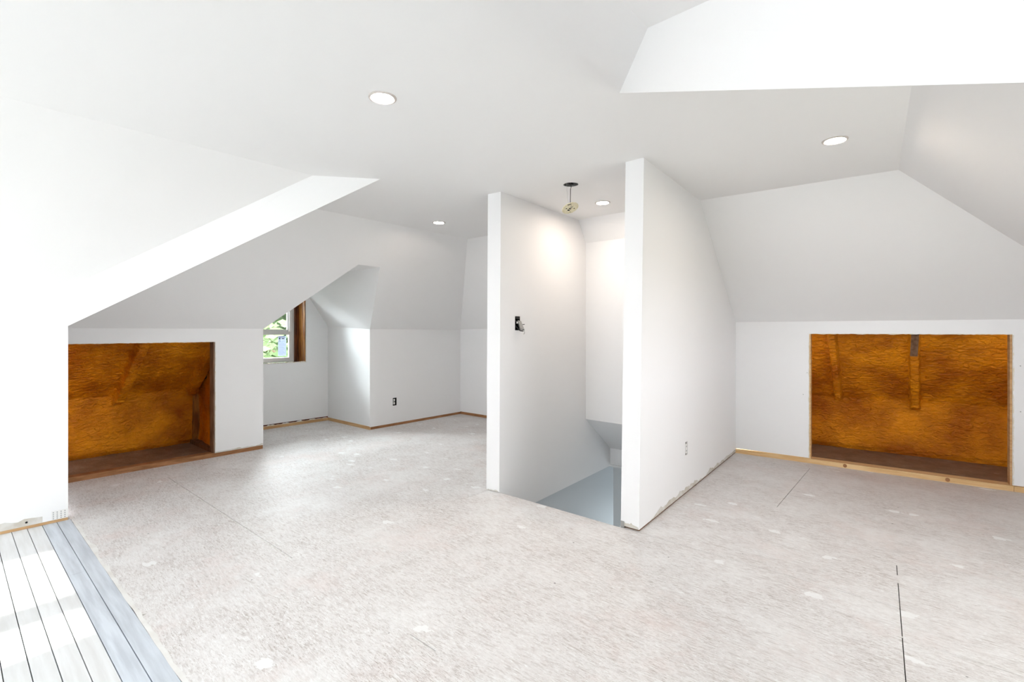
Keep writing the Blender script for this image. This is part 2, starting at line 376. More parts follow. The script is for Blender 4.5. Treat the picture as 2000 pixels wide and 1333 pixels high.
# joints mostly bridged by trodden-in dust
def bridge(p0, p1, seed, keep, w=.006):
    p0, p1 = Vector((*p0, 0)), Vector((*p1, 0)); L_ = (p1-p0).length; n = max(2, int(L_/.03)); d = (p1-p0).normalized(); q = Vector((-d.y, d.x, 0)); bm = bmesh.new(); run = []
    def flush():
        if len(run) > 1:
            for a, b in zip(run, run[1:]):
                vs_ = [bm.verts.new(a+q*w), bm.verts.new(a-q*w), bm.verts.new(b-q*w), bm.verts.new(b+q*w)]; bm.faces.new(vs_)
        run.clear()
    for i in range(n+1):
        t = i/n
        if noise.noise(Vector((t*L_*2.2, seed, 0)))+.5*noise.noise(Vector((t*L_*9, seed+5, 0))) > keep: run.append(p0.lerp(p1, t)+Vector((0, 0, .0006)))
        else: flush()
    flush(); o = link('dust_bridge', bm, M['osb'], floor)
bridge((-5.2, 1.2), (-4.72, 1.2), 1, -9); bridge((-2.55, 1.2), (-.1, 1.2), 2, -.35); bridge((0, 1.2), (1.2, 1.2), 3, -9); bridge((-4.7, 1.2), (-2.7, 1.2), 13, .55)
bridge((-6.1, 2.44), (-2.4, 2.44), 4, -.22); bridge((-2.4, 2.44), (-1.3, 2.44), 5, -.1); bridge((-1.3, 2.44), (1.2, 2.44), 6, -.5); bridge((-.122, 3.2), (-.151, 3.68), 7, -9); bridge((-.107, 2.95), (-.122, 3.2), 8, -.2)
bridge((-6.1, 3.68), (-2.6, 3.68), 9, -.5); bridge((-1.35, 3.68), (1.2, 3.68), 10, -.6); bridge((-3.74, 1.21), (-3.74, 2.43), 11, -.6); bridge((-3.74, 3.69), (-3.74, 4.85), 12, -.6)
bridge((-4.96, 2.45), (-4.96, 3.67), 14, -.4); bridge((-2.52, .56), (-2.52, 1.19), 15, -9)
# plaster smeared along the joint of strand board and boards
bm = bmesh.new(); pr_ = None
for i in range(150):
    x = -4.14+4.4*i/149; w1_ = .012+.016*noise.noise(Vector((x*5, 7, 0)))+.008*noise.noise(Vector((x*21, 2, 0))); w2_ = .012+.012*noise.noise(Vector((x*6, 17, 0)))
    c3 = [bm.verts.new(v) for v in ((x, .5345-max(w2_, .001)*.35, .0002), (x, .5345-max(w2_, .001)*.35, .0010), (x, .5345+max(w1_, .004), .0010), (x, .5345+max(w1_, .004), .0002))]
    if pr_:
        for q in range(4): bm.faces.new((pr_[q], pr_[(q+1) % 4], c3[(q+1) % 4], c3[q]))
    pr_ = c3
link('plaster_smear', bm, M['dust'], floor)
# narrow floorboards of the wing
pitch = .0660
y = .530; k = 0   # boards run back to the gable wall
bmesh_cache = {}
while y > YB:
    w = pitch-.0032
    segs = [(-4.3, .45)] if k in (0,) else ([(-4.3, -3.2), (-3.2, -.9), (-.9, .45)] if k % 3 == 1 else [(-4.3, -1.7), (-1.7, .45)] if k % 3 == 2 else [(-4.3, -2.62), (-2.62, .45)])
    for a, b in segs:
        key = (a, b, k < 2)
        if key not in bmesh_cache:
            o = link('floorboard', boxbm(a+.0006, b-.0006, -w, 0, -.018, 0), M['boardgrey' if k < 2 else 'board'], floor); bmesh_cache[key] = o
        else:
            o = bmesh_cache[key].copy(); COL.objects.link(o)
        o.location = (0, y, -.0005-.0012*((k*7) % 3)/3); o.parent = floor
    y -= pitch; k += 1

# ------------------------------------------------------------ walls
DW = .0127
# left knee wall, with its big opening into the eaves
KX = -5.14
def drywall_x(x, y0, y1, z0, z1, holes=(), th=-DW, name='drywall', parent=None, m='paint'):
    o = link(name, boxbm(min(x, x+th), max(x, x+th), y0, y1, z0, z1), M[m], parent)
    for h in holes: cut(o, boxbm(x-.3, x+.3, *h))
    return o
wl = empty('wall_left', structure=True)
drywall_x(KX, .50, 2.12, .040, 1.235, [(.58, 1.680, -.1, 1.100)], parent=wl)
st = boxbm(KX-DW-.089, KX-DW, 1.668, 1.706, .040, 1.20); link('stud', st, M['oldwood'], wl)
link('stud', boxbm(KX-DW-.089, KX-DW, .54, .578, .040, 1.20), M['oldwood'], wl)
link('stud', boxbm(KX-DW-.089, KX-DW, 2.07, 2.108, .040, 1.20), M['oldwood'], wl)
link('header', boxbm(KX-DW-.089, KX-DW, .578, 1.668, 1.108, 1.196), M['oldwood'], wl)
link('sole_plate', boxbm(KX-DW-.089, KX-DW+.002, .50, 2.12, 0, .040), M['brownwood'], wl)
# paper torn cut edge of the opening
def torn(p0, p1, out, h, n=40, seed=0, m='gypsum', parent=None, name='torn_edge', th=.0012, face=(1, 0, 0)):
    """ragged strip starting on line p0-p1, reaching h along out, th proud of the face"""
    p0, p1, out, face = Vector(p0), Vector(p1), Vector(out), Vector(face)
    bm = bmesh.new(); rows = []
    for i in range(n+1):
        t = i/n; p = p0.lerp(p1, t)
        hh = h(t) if callable(h) else h
        r = max(.02, .62+.55*noise.noise(Vector((t*n*.23, seed, 0)))+.35*noise.noise(Vector((t*n*.8, seed+9, 0))))
        q = p+out*hh*r
        rows.append([bm.verts.new(v) for v in (p, q, q+face*th, p+face*th)])
    for a, b in zip(rows, rows[1:]):
        for j in range(4): bm.faces.new((a[j], a[(j+1) % 4], b[(j+1) % 4], b[j]))
    bm.faces.new(rows[0]); bm.faces.new(rows[-1][::-1])
    return link(name, bm, M[m], parent)
torn((KX-DW, .58, 1.100), (KX-DW, 1.68, 1.100), (0, 0, -1), .007, 70, 3, parent=wl, th=DW)
torn((KX, 1.680, .045), (KX, 1.680, 1.10), (0, 1, 0), .008, 50, 5, parent=wl)
torn((KX, 1.68, .040), (KX, 2.118, .040), (0, 0, 1), lambda t: .02, 24, 6, m='edge', parent=wl)
# wall running on beyond the dormer
wf = empty('wall_left_far', structure=True)
o = drywall_x(KX, 3.365, 4.90, .032, 1.235, th=-.030, parent=wf); cut(o, boxbm(KX-.1, KX+.1, 3.697, 3.755, .255, .352))
link('sole_plate', boxbm(KX-.11, KX-.002, 3.38, 4.90, 0, .036), M['brownwood'], wf)
# dormer walls
wd = empty('wall_dormer', structure=True)
bm = bmesh.new(); slab(bm, [(-6.13, 2.12, .055), (-6.13, 3.365, .055), (-6.13, 3.365, 1.262), (-6.13, 2.95, 1.873), (-6.13, 2.53, 1.873), (-6.13, 2.12, 1.262)], (-DW, 0, 0))
o = link('drywall', bm, M['paint'], wd); WY0, WY1, WZ0, WZ1 = 2.42, 3.062, .795, 1.66
cut(o, boxbm(-6.3, -6.0, WY0, WY1, WZ0, WZ1))
bm = boxbm(-6.40, -6.1435, 2.0, 3.5, -.0, 2.0); o = link('masonry', bm, M['darkamber'], wd); cut(o, boxbm(-6.5, -6.0, WY0-.004, WY1+.004, WZ0-.006, WZ1+.004))
link('jamb', boxbm(-6.30, -6.1435, WY1-.012, WY1+.004, WZ0, WZ1), M['amber'], wd)
link('jamb', boxbm(-6.30, -6.1435, WY0-.004, WY0+.012, WZ0, WZ1), M['amber'], wd)
torn((-6.13, WY1, WZ0), (-6.13, WY1, WZ1-.02), (0, 1, 0), .02, 40, 8, parent=wd, m='white')
torn((-6.15, WY0, WZ0+.0), (-6.15, WY1, WZ0+.0), (0, 0, 1), .018, 30, 12, parent=wd, m='gypsum', th=.012)
bm = bmesh.new(); slab(bm, [(-6.13, 3.365, .040), (-5.170, 3.365, .040), (-5.170, 3.365, 1.235), (-6.13, 3.365, 1.27)], (0, DW, 0)); link('drywall', bm, M['paint'], wd)
bm = bmesh.new(); slab(bm, [(-6.13, 2.12, .040), (-5.1527, 2.12, .040), (-5.1527, 2.12, 1.235), (-6.13, 2.12, 1.27)], (0, -DW, 0)); link('drywall', bm, M['paint'], wd)
link('sole_plate', boxbm(-6.22, -6.125, 2.12, 3.37, 0, .036), M['pine'], wd)
link('sole_plate', boxbm(-6.22, -6.15, 2.10, 3.37, .036, .06), M['black'], wd)
link('sole_plate', boxbm(-6.13, -5.145, 3.362, 3.46, 0, .040), M['pine'], wd)
torn((-6.129, 2.14, .036), (-6.129, 3.36, .036), (0, 0, 1), lambda t: .022 if (t*7) % 1 > .55 else .006, 60, 15, parent=wd, m='gypsum')
# far wall
wb_ = empty('wall_far', structure=True)
link('drywall', boxbm(-5.17, -2.56, 4.87, 4.87+DW, .036, 1.262), M['paint'], wb_)
link('sole_plate', boxbm(-5.158, -2.56, 4.868, 4.96, 0, .036), M['brownwood'], wb_)
# near left wall (wing)
wn = empty('wall_wing_left', structure=True)
link('drywall', slabbm([(-4.15, .518, .018), (-4.15, .518, 1.233), (-4.15, .451, 1.43), (-4.15, YB, 1.43), (-4.15, YB, .018)], (-DW, 0, 0)), M['paint'], wn)
link('drywall', slabbm([(-4.163, .518, .035), (-5.14, .518, .035), (-5.14, .518, 1.235), (-4.163, .518, 1.235)], (0, -DW, 0)), M['paint'], wn)
link('sole_plate', boxbm(-4.25, -4.153, YB, .517, 0, .017), M['pine'], wn)
torn((-4.15, .40, .018), (-4.15, -1.2, .018), (0, 0, 1), lambda t: .060-.02*t, 60, 21, m='edge', parent=wn)
# perforated corner bead showing at the foot of the corner
bm = boxbm(-4.1502, -4.1485, .440, .518, .020, .074); o = link('corner_bead', bm, M['white'], wn)
for i in range(4):
    for j in range(4):
        b2 = bmesh.new(); bmesh.ops.create_cone(b2, cap_ends=True, segments=8, radius1=.0035, radius2=.0035, depth=.0012,
            matrix=Matrix.Translation((-4.1478, .449+i*.018, .027+j*.0125)) @ Matrix.Rotation(R(90), 4, 'Y'))
        link('bead_hole', b2, M['metal'], o)
b2 = bmesh.new(); bmesh.ops.create_uvsphere(b2, u_segments=10, v_segments=6, radius=.006, matrix=Matrix.Translation((-4.149, .33, .040))); link('nail_hole', b2, M['black'], wn)
# wing: right wall, back wall with its wide window
ww = empty('wall_wing_right', structure=True)
link('drywall', slabbm([(.29, .518, 0), (.29, .518, 1.314), (.29, .451, 1.51), (.29, YB, 1.51), (.29, YB, 0)], (DW, 0, 0)), M['paint'], ww)
link('drywall', slabbm([(.30, .518, 0), (1.41, .518, 0), (1.41, .518, 1.314), (.30, .518, 1.314)], (0, -DW, 0)), M['paint'], ww)
o = struct('wall_wing_back', slabbm([(-4.16, YB, 0), (.30, YB, 0), (.30, YB, 1.51), (-.728, YB, CZ), (-3.119, YB, CZ), (-4.16, YB, 1.43)], (0, -.15, 0)), M['paint'])
cut(o, boxbm(-3.75, -.1, YB-.3, YB+.1, .20, 1.42)); cut(o, boxbm(-3.1, -.75, YB-.3, YB+.1, .20, 2.15))
o = struct('wall_right', slabbm([(1.41, .50, 0), (1.09, 5.26, 0), (1.09, 5.26, 1.30), (1.41, .50, 1.30)], (.0127, 0, 0)), M['paint']); cut(o, boxbm(1.1, 1.6, 1.3, 3.3, .42, 1.22))  # window opening added out of view for the side fill light
# right knee wall with opening
wk = empty('wall_right_knee', structure=True)
ang = math.atan(.0642); KL = (1.12+1.50)/math.cos(ang)
def KP(u, z, d=0):   # u along x from x=-1.5
    x = -1.5+u; return Vector((x-d*math.sin(ang), yK(x)+d*math.cos(ang), z))
def kbox(u0, u1, z0, z1, d0, d1):
    bm = bmesh.new(); off = Vector((-math.sin(ang), math.cos(ang), 0))*(d1-d0)
    slab(bm, [KP(u0, z0, d0), KP(u1, z0, d0), KP(u1, z1, d0), KP(u0, z1, d0)], off); return bm
U0, U1 = 1.5-.808, 1.5+.470
o = link('drywall', kbox(.02, 2.64, .046, 1.292, 0, DW), M['paint'], wk); cut(o, kbox(U0-.008, U1+.014, -.2, 1.178, -.2, .2))
link('stud', kbox(U0-.038, U0+.002, .04, 1.178, DW, DW+.089), M['pine_new'], wk)
o = link('stud', kbox(U1+.002, U1+.04, .04, 1.19, DW, DW+.089), M['pine'], wk)
link('header', kbox(U0-.038, U1+.04, 1.184, 1.27, DW, DW+.089), M['oldwood'], wk)
link('sole_plate', kbox(.06, U1+.02, 0, .040, -.004, DW+.089), M['pine_new'], wk)
link('sole_plate', kbox(U1+.022, 2.62, 0, .040, -.004, DW+.089), M['pine_new'], wk)
torn(KP(U0-.008, 1.178, 0), KP(U1+.014, 1.178, 0), (0, 0, -1), .009, 80, 31, parent=wk, face=(0, 1, 0), th=DW, m='gypsum')
torn(KP(U1+.014, .05), KP(U1+.014, 1.17), (1, 0, 0), .012, 60, 33, parent=wk, face=(0, -1, 0), m='gypsum')
torn(KP(U0-.008, .05), KP(U0-.008, 1.17), (-1, 0, 0), .008, 60, 35, parent=wk, face=(0, -1, 0), m='gypsum')
for u in (.95, 1.62):   # knots in the plate
    b2 = bmesh.new(); p = KP(u, .021, -.0042)
    bmesh.ops.create_cone(b2, cap_ends=True, segments=14, radius1=.016, radius2=.014, depth=.0012, matrix=Matrix.Translation(p) @ Matrix.Rotation(R(90), 4, 'X'))
    link('knot', b2, M['brownwood'], wk)
for u, z in ((U1+.055, .94), (U1+.056, .60), (U0-.055, .62), (U0-.025, .82)):
    b2 = bmesh.new(); bmesh.ops.create_uvsphere(b2, u_segments=8, v_segments=5, radius=.004, matrix=Matrix.Translation(KP(u, z, 0))); link('screw_head', b2, M['metal'], wk)

# overhang added out of view to block sun from the added side opening
struct('sun_block_overhang', slabbm([(1.46, .3, 1.34), (2.8, .3, 1.30), (2.8, 5.4, 1.30), (1.46, 5.4, 1.34)], (0, 0, .05)), M['vinyl'])
# partitions either side of the stair
def partition(face, y0, y1, prof, thick):
    """prof: (y,z) list of the vertical profile; face(y) gives x; thickened towards +thick in x"""
    bm = bmesh.new(); slab(bm, [(face(y), y, z) for y, z in prof], (thick, 0, 0)); return bm
pl = empty('wall_stair_left', structure=True)
bm = partition(xL, 0, 0, [(2.682, 0.006), (2.700, CZ), (3.86, CZ), (4.87, 1.26), (4.87, .0), (4.55, .0), (4.55, -.205), (2.692, -.205), (2.692, .006)], -.12)
dl = link('drywall', bm, M['paint'], pl)
for v in dl.data.vertices:
    if v.co.x < -2.5 and v.co.y < 2.75: v.co.y -= .012
cut(dl, boxbm(-2.50, -2.36, 2.876, 2.940, 1.205, 1.315))
torn((-2.52, 2.6695, .004), (-2.425, 2.6805, .004), (0, 0, 1), .014, 14, 41, m='edge', parent=pl, face=(0, -1, 0))
pr = empty('wall_stair_right', structure=True)
bm = partition(xR, 0, 0, [(2.698, .012), (2.725, CZ), (3.91, CZ), (5.08, 1.287), (5.08, .012)], -.12)
dr = link('drywall', bm, M['paint'], pr)
for v in dr.data.vertices:
    if v.co.z > 2 and v.co.y < 2.8:
        v.co.x += .02
cut(dr, boxbm(-1.40, -1.20, 3.538, 3.588, .285, .383))
link('sole_plate', slabbm([(xR(2.712)-.004, 2.712, 0), (xR(5.07)-.004, 5.07, 0), (xR(5.07)-.116, 5.07, 0), (xR(2.712)-.116, 2.712, 0)], (0, 0, .0115)), M['oldwood'], pr)
def rb(t):
    if t < .10: return .05*t/.10
    if t < .45: return .052-.02*(t-.1)
    if t < .50: return .02
    if t < .55: return .004
    return .038
torn((xR(2.86), 2.86, .012), (xR(5.06), 5.06, .012), (0, 0, 1), rb, 90, 45, m='edge', parent=pr, face=(1, 0, 0), th=.0012)
torn((-1.426, 2.697, .012), (-1.312, 2.699, .012), (0, 0, 1), .034, 12, 52, m='edge', parent=pr, face=(0, -1, 0), th=.0012)
link('corner_bead', boxbm(-1.4275, -1.404, 2.6945, 2.6970, .0, .040), M['metal'], pr)
link('drywall', slabbm([(-1.433, 2.695, 0), (-1.53, 4.55, 0), (-1.53, 4.55, -.205), (-1.433, 2.695, -.205)], (.03, 0, 0)), M['paint'], pr)

# lower storey around the stair (only its top is seen)
ls = empty('wall_stairwell', structure=True)
def xLl(y): return xL(y)-.012
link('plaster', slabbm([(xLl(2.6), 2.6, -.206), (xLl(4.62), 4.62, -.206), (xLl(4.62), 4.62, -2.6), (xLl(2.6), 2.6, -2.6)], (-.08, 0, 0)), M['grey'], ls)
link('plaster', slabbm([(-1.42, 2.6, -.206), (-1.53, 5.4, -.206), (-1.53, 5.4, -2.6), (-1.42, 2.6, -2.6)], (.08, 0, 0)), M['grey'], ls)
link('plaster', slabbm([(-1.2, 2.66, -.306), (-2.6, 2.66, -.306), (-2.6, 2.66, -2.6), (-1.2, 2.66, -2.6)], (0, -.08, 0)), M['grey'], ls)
link('plaster', slabbm([(-1.2, 5.3, -.205), (-3.2, 5.3, -.205), (-3.2, 5.3, -2.6), (-1.2, 5.3, -2.6)], (0, .08, 0)), M['paint'], ls)
link('plaster', slabbm([(-1.2, 4.5, -.206), (-3.2, 4.5, -.206), (-3.2, 5.4, -.206), (-1.2, 5.4, -.206)], (0, 0, .02)), M['paint'], ls)
link('plaster', slabbm([(-3.2, 4.62, -.206), (-3.2, 5.4, -.206), (-3.2, 5.4, -2.6), (-3.2, 4.62, -2.6)], (-.05, 0, 0)), M['paint'], ls)
link('plaster', slabbm([(-2.65, 4.62, -.206), (-3.2, 4.62, -.206), (-3.2, 4.62, -2.6), (-2.65, 4.62, -2.6)], (0, -.05, 0)), M['paint'], ls)
link('lower_floor', boxbm(-3.3, -1.2, 2.5, 5.5, -2.65, -2.6), M['stair'], ls)
stt = tag(empty('staircase', (-1.95, 2.69, 0)), 'brown wooden staircase going down between the two white partitions', 'stairs')
for i in range(9):
    y0 = i*.205; z = -(i+1)*.235
    link('tread', boxbm(-.49, .45, y0+.0, y0+.235, z-.03, z), M['stair'], stt)
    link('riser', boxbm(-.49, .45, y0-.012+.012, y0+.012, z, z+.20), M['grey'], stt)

# ------------------------------------------------------------ spray foam in the eaves
def foam_sheet(profile, u0, u1, place, rafters, nu, nv, parent, name='spray_foam', seed=0, amp=.012):
    """profile: list of (depth, z) in section; place(u, d, z) -> xyz; rafters: (u, half width, height) covered ribs on the slope"""
    L = [0]
    for a, b in zip(profile, profile[1:]): L.append(L[-1]+math.dist(a, b))
    bm = bmesh.new(); grid = []
    for j in range(nv+1):
        s = L[-1]*j/nv
        k = max(i for i in range(len(L)-1) if L[i] <= s+1e-9)
        t = (s-L[k])/(L[k+1]-L[k]); (d0, z0), (d1, z1) = profile[k], profile[k+1]
        d = d0+(d1-d0)*t; z = z0+(z1-z0)*t
        tx, tz = (d1-d0), (z1-z0); l = math.hypot(tx, tz); nd, nzv = -tz/l, tx/l      # normal to the section
        if nd > 0: nd, nzv = -nd, -nzv
        row = []
        for i in range(nu+1):
            u = u0+(u1-u0)*i/nu
            p = Vector((u*1.0, s*1.0, seed))
            h = amp*(noise.noise(p*2.3)*1.6+noise.noise(p*7)*.6+noise.noise(p*19)*.3)+.0055*noise.noise(Vector((u*26+2*noise.noise(p*5), s*62+3*noise.noise(p*4), seed)))
            hs = 0
            for ru, hw, rh, s0, sk in rafters:
                uu = abs(u-(ru+sk*(s-s0)))
                e = max(0, min(1, (hw+.006-uu)/.010)); e = e*e*(3-2*e)
                f = max(0, min(1, (s-s0)/.05)); hs = max(hs, rh*e*f)
            # curved fillet at the break
            row.append(bm.verts.new(place(u, d+nd*(h+hs), z+nzv*(h+hs))))
        grid.append(row)
    for a, b in zip(grid, grid[1:]):
        for i in range(nu): bm.faces.new((a[i], a[i+1], b[i+1], b[i]))
    me = link(name, bm, M['foam'], parent, smooth=True)
    return me
# left eaves
el = empty('wall_eaves_left', structure=True)
foam_sheet([(.90, -.01), (.86, .04), (.84, .30), (.83, .47), (.80, .58), (.06, 1.21)], .35, 2.11,
           lambda u, d, z: (KX-d, u, z), [(1.10, .040, .085, .52, .06), (1.700, .042, .085, .54, .05)], 240, 150, el, seed=1)
# framed cheek of the dormer closing the cavity
foam_sheet([(.08, .03), (.07, .5), (.08, 1.2)], -.05, 1.0, lambda u, d, z: (KX-.06-u, 1.76+.10-d, z), [], 60, 80, el, seed=5, amp=.02)
link('stud', boxbm(-5.99, -5.95, 1.735, 1.80, .04, .62), M['amber'], el)
link('sole_plate', boxbm(-6.0, -5.27, 1.72, 1.80, .0, .038), M['oldwood'], el)
link('rafter', slabbm([(-5.72, 1.775, .83), (-5.72, 1.775, .70), (-5.25, 1.775, 1.06), (-5.25, 1.775, 1.19)], (0, .03, 0)), M['oldwood'], el)
foam_sheet([(.0, -.01), (.0, 1.3)], 0, .9, lambda u, d, z: (KX-u, .36-d, z), [], 20, 20, el, seed=8)
# right eaves
er = empty('wall_eaves_right', structure=True)
foam_sheet([(.90, -.01), (.87, .05), (.86, .30), (.85, .42), (.82, .53), (.10, 1.26)], -1.40, 1.20,
           lambda u, d, z: tuple(KP(u+1.5, z, d)), [(-.635, .030, .075, .52, -.02), (-.035, .034, .075, .47, -.04)], 320, 150, er, seed=3)
foam_sheet([(.0, -.01), (.0, 1.3)], 0, 1.0, lambda u, d, z: tuple(KP(.2+d*0, z, u+.1)), [], 20, 20, er, seed=11)
foam_sheet([(.0, -.01), (.0, 1.3)], 0, 1.0, lambda u, d, z: tuple(KP(2.45+d*0, z, u+.1)), [], 20, 20, er, seed=12)
# bare top of one rafter
def slz(d): return .53+(.82-d)/.72*.73
n_ = Vector((0, -.71, -.70))
a = KP(1.5-.094, slz(.30), .30)+n_*.105; b = KP(1.5-.044, slz(.30), .30)+n_*.105; c_ = KP(1.5-.044, slz(.125), .125)+n_*.105; d_ = KP(1.5-.094, slz(.125), .125)+n_*.105
link('rafter', slabbm([a, b, c_, d_], (0, .04, .04)), M['oldwood'], er)

# ------------------------------------------------------------ window of the dormer
w1 = empty('window_1', (-6.33, 2.71, .80), structure=True)
FW0, FW1, FZ0, FZ1 = -.285, .289, 0.0, .86      # local y, z
def wbx(n, x0, x1, y0, y1, z0, z1, m='vinyl', par=None): return link(n, boxbm(x0, x1, y0, y1, z0, z1), M[m], par or w1)
fr = bmesh.new(); T = .034
for a in ((FW0, FW0+T, FZ0, FZ1), (FW1-T, FW1, FZ0, FZ1), (FW0+T, FW1-T, FZ0, FZ0+T*.8), (FW0+T, FW1-T, FZ1-T, FZ1)): box(fr, -.07, .0, *a)
link('window_frame', fr, M['vinyl'], w1)
def sash(name, x0, x1, z0, z1, st=.045):
    y0, y1 = FW0+.02, FW1-.02
    b = bmesh.new()
    for a in ((y0, y0+st, z0, z1), (y1-st, y1, z0, z1), (y0+st, y1-st, z0, z0+st), (y0+st, y1-st, z1-st*.75, z1)): box(b, x0, x1, *a)
    s = link(name, b, M['vinyl'], w1)
    link('pane', boxbm((x0+x1)/2-.002, (x0+x1)/2+.002, y0+st, y1-st, z0+st, z1-st*.75), M['glass'], s)
    return s
lo = sash('lower_sash', -.026, .006, .012, .385)
up = sash('upper_sash', -.062, -.030, .37, .84, .05)
link('window_stop', boxbm(-.028, -.004, FW1-.058, FW1-.034, .39, .83), M['white'], w1)
sk_ = link('sticker', boxbm(-.0072, -.006, .088, .190, .078, .335), M['paper'], lo)
sk_['label'] = 'paper sticker with fine print on the lower pane'
for (y0, y1, z0, z1, m) in ((.093, .180, .318, .328, 'ink'), (.095, .118, .292, .312, 'ink'), (.130, .168, .296, .308, 'ink'), (.096, .1, .255, .28, 'ink'), (.110, .114, .255, .28, 'ink'), (.096, .114, .277, .281, 'ink')):
    link('print_mark', boxbm(-.0062, -.0055, y0, y1, z0, z1), M[m], sk_)
for i in range(11):
    z = .268-i*.017
    link('print_line', boxbm(-.0062, -.0055, .094 if i > 1 else .122, .178-.015*((i*5) % 3), z, z+.003), M['inkp'], sk_)
link('gap_filler', boxbm(-6.345, -6.30, 2.405, 3.062, .775, .797), M['black'], wd)
link('gap_filler', boxbm(-6.345, -6.30, 3.000, 3.062, .797, 1.66), M['darkamber'], wd)
link('gap_filler', boxbm(-6.345, -6.30, 2.39, 2.425, .797, 1.66), M['brownwood'], wd)
# skylight in the wing's right slope, above and behind the camera
w2 = empty('window_2', structure=True)
bm = bmesh.new()
xm0, xm1 = -.225, -.160
for (x0, x1, y0, y1) in ((SK[0], SK[1], SK[2], SK[2]+.03), (SK[0], SK[1], SK[3]-.012, SK[3]), (SK[0], SK[0]+.02, SK[2], SK[3]), (SK[1]-.02, SK[1], SK[2], SK[3]), (xm0, xm1, SK[2], SK[3])):
    slab(bm, [wp(x0, y0), wp(x1, y0), wp(x1, y1), wp(x0, y1)], (0, 0, .05))
link('window_frame', bm, M['vinyl'], w2)
link('pane', slabbm([tuple(Vector(wp(x, y))+Vector((0, 0, .02))) for x, y in ((SK[0]+.02, SK[2]+.03), (SK[1]-.02, SK[2]+.03), (SK[1]-.02, SK[3]-.01), (SK[0]+.02, SK[3]-.01))], (0, 0, .004)), M['glass'], w2)

# ------------------------------------------------------------ recessed lights
def potlight():
    r = empty('recessed_light')
    bm = bmesh.new(); lathe(bm, [(.0475, .0), (.0475, -.004), (.054, -.0065), (.0605, -.004), (.062, 0.0)], 40); link('trim_ring', bm, M['trimwhite'], r, True)
    bm = bmesh.new(); rg = lathe(bm, [(.0475, -.0015), (.030, -.0022), (.002, -.0026)], 40); bm.faces.new(rg[-1]); link('lens', bm, M['lamp'], r)
    return r
def copytree(o):
    c = o.copy(); COL.objects.link(c)
    for ch in list(o.children):
        d = ch.copy(); COL.objects.link(d); d.parent = c
    return c
p0 = potlight(); spots = [((-1.842, 1.270), 'round recessed light in the flat ceiling nearest the camera, left of centre'),
    ((-.382, 3.151), 'round recessed light in the ceiling right of the right-hand partition'),
    ((-3.553, 3.082), 'round recessed light in the ceiling left of the left-hand partition'),
    ((-1.995, 3.463), 'round recessed light between the partitions behind the hanging bracket')]
for i, ((x, y), lb) in enumerate(spots):
    o = p0 if i == 0 else copytree(p0)
    o.location = (x, y, CZ); tag(o, lb, 'ceiling light', 'recessed ceiling lights')

# ceiling box with a bracket hanging on its wires
BX, BY = -1.922, 2.893
bm = bmesh.new(); bmesh.ops.create_cone(bm, cap_ends=True, segments=32, radius1=.053, radius2=.053, depth=.08, matrix=Matrix.Translation((BX, BY, CZ)))
cut(ceiling, bm)
jb = tag(empty('junction_box', (BX, BY, CZ)), 'round metal junction box set in the ceiling hole above the stairs', 'electrical box')
bm = bmesh.new(); rg = lathe(bm, [(.0525, .001), (.0515, .001), (.0505, .045), (.001, .045)], 32); link('box_shell', bm, M['metal'], jb, False)
b2 = bmesh.new()
for a in (0, 2.1, 4.0): 
    b2 = bmesh.new(); box(b2, .030*math.cos(a)-.009, .030*math.cos(a)+.009, .030*math.sin(a)-.012, .030*math.sin(a)+.012, .008, .04); link('cable_clamp', b2, M['wire'], jb)
b2 = bmesh.new(); tube(b2, [(.02, .01, .04), (.035, .02, .012), (-.01, .03, .014), (-.035, -.01, .03)], .004); link('coiled_wire', b2, M['wire'], jb)
hp = tag(empty('light_bracket', (BX+.006, BY-.018, 2.068), (Vector((.55, -.83, 0))*.36+Vector((.76, .65, 0))*.30+Vector((0, 0, -.86))).to_track_quat('-Z', 'Y').to_euler()), 'round cream fixture bracket dangling on thin wires below the ceiling box', 'fixture bracket')
bm = bmesh.new(); rg = lathe(bm, [(.001, .004), (.058, .004), (.060, .002), (.060, -.003), (.058, -.0045), (.001, -.0045)], 36); plate = link('bracket_plate', bm, M['cream'], hp, False)
for (x0, x1, y0, y1) in ((-.008, .012, -.024, .024), (-.034, -.024, .006, .012), (.026, .036, -.012, -.004), (-.03, -.024, -.036, -.032), (.018, .024, .03, .034), (.0, .004, -.04, -.036)):
    link('slot', boxbm(x0, x1, y0, y1, -.0052, -.0044), M['black'], hp)
for y in (-.012, .004, .016): link('terminal', boxbm(-.008, .012, y, y+.006, -.0062, -.0050), M['cream'], hp)
b2 = bmesh.new(); tube(b2, [(.030, .045, -.004), (.045, .042, -.012), (.052, .03, -.008)], .0025); link('screw', b2, M['wire'], hp)
hw = bmesh.new(); tube(hw, [(BX+.006, BY-.01, CZ+.03), (BX+.010, BY-.012, CZ-.02), (BX+.006, BY-.013, CZ-.035), (BX+.005, BY-.014, CZ-.10), (BX+.006, BY-.016, 2.078)], .0024)
o = link('wire', hw, M['wire']); o.parent = hp; 
hw2 = bmesh.new(); tube(hw2, [(BX-.022, BY-.02, CZ+.03), (BX-.020, BY-.02, CZ-.04), (BX-.013, BY-.02, CZ-.10), (BX-.004, BY-.018, 2.080)], .0012)
o2 = link('wire', hw2, M['wirew']); o2.parent = hp
bpy.context.view_layer.update()
for q in (o, o2): q.matrix_parent_inverse = hp.matrix_world.inverted()

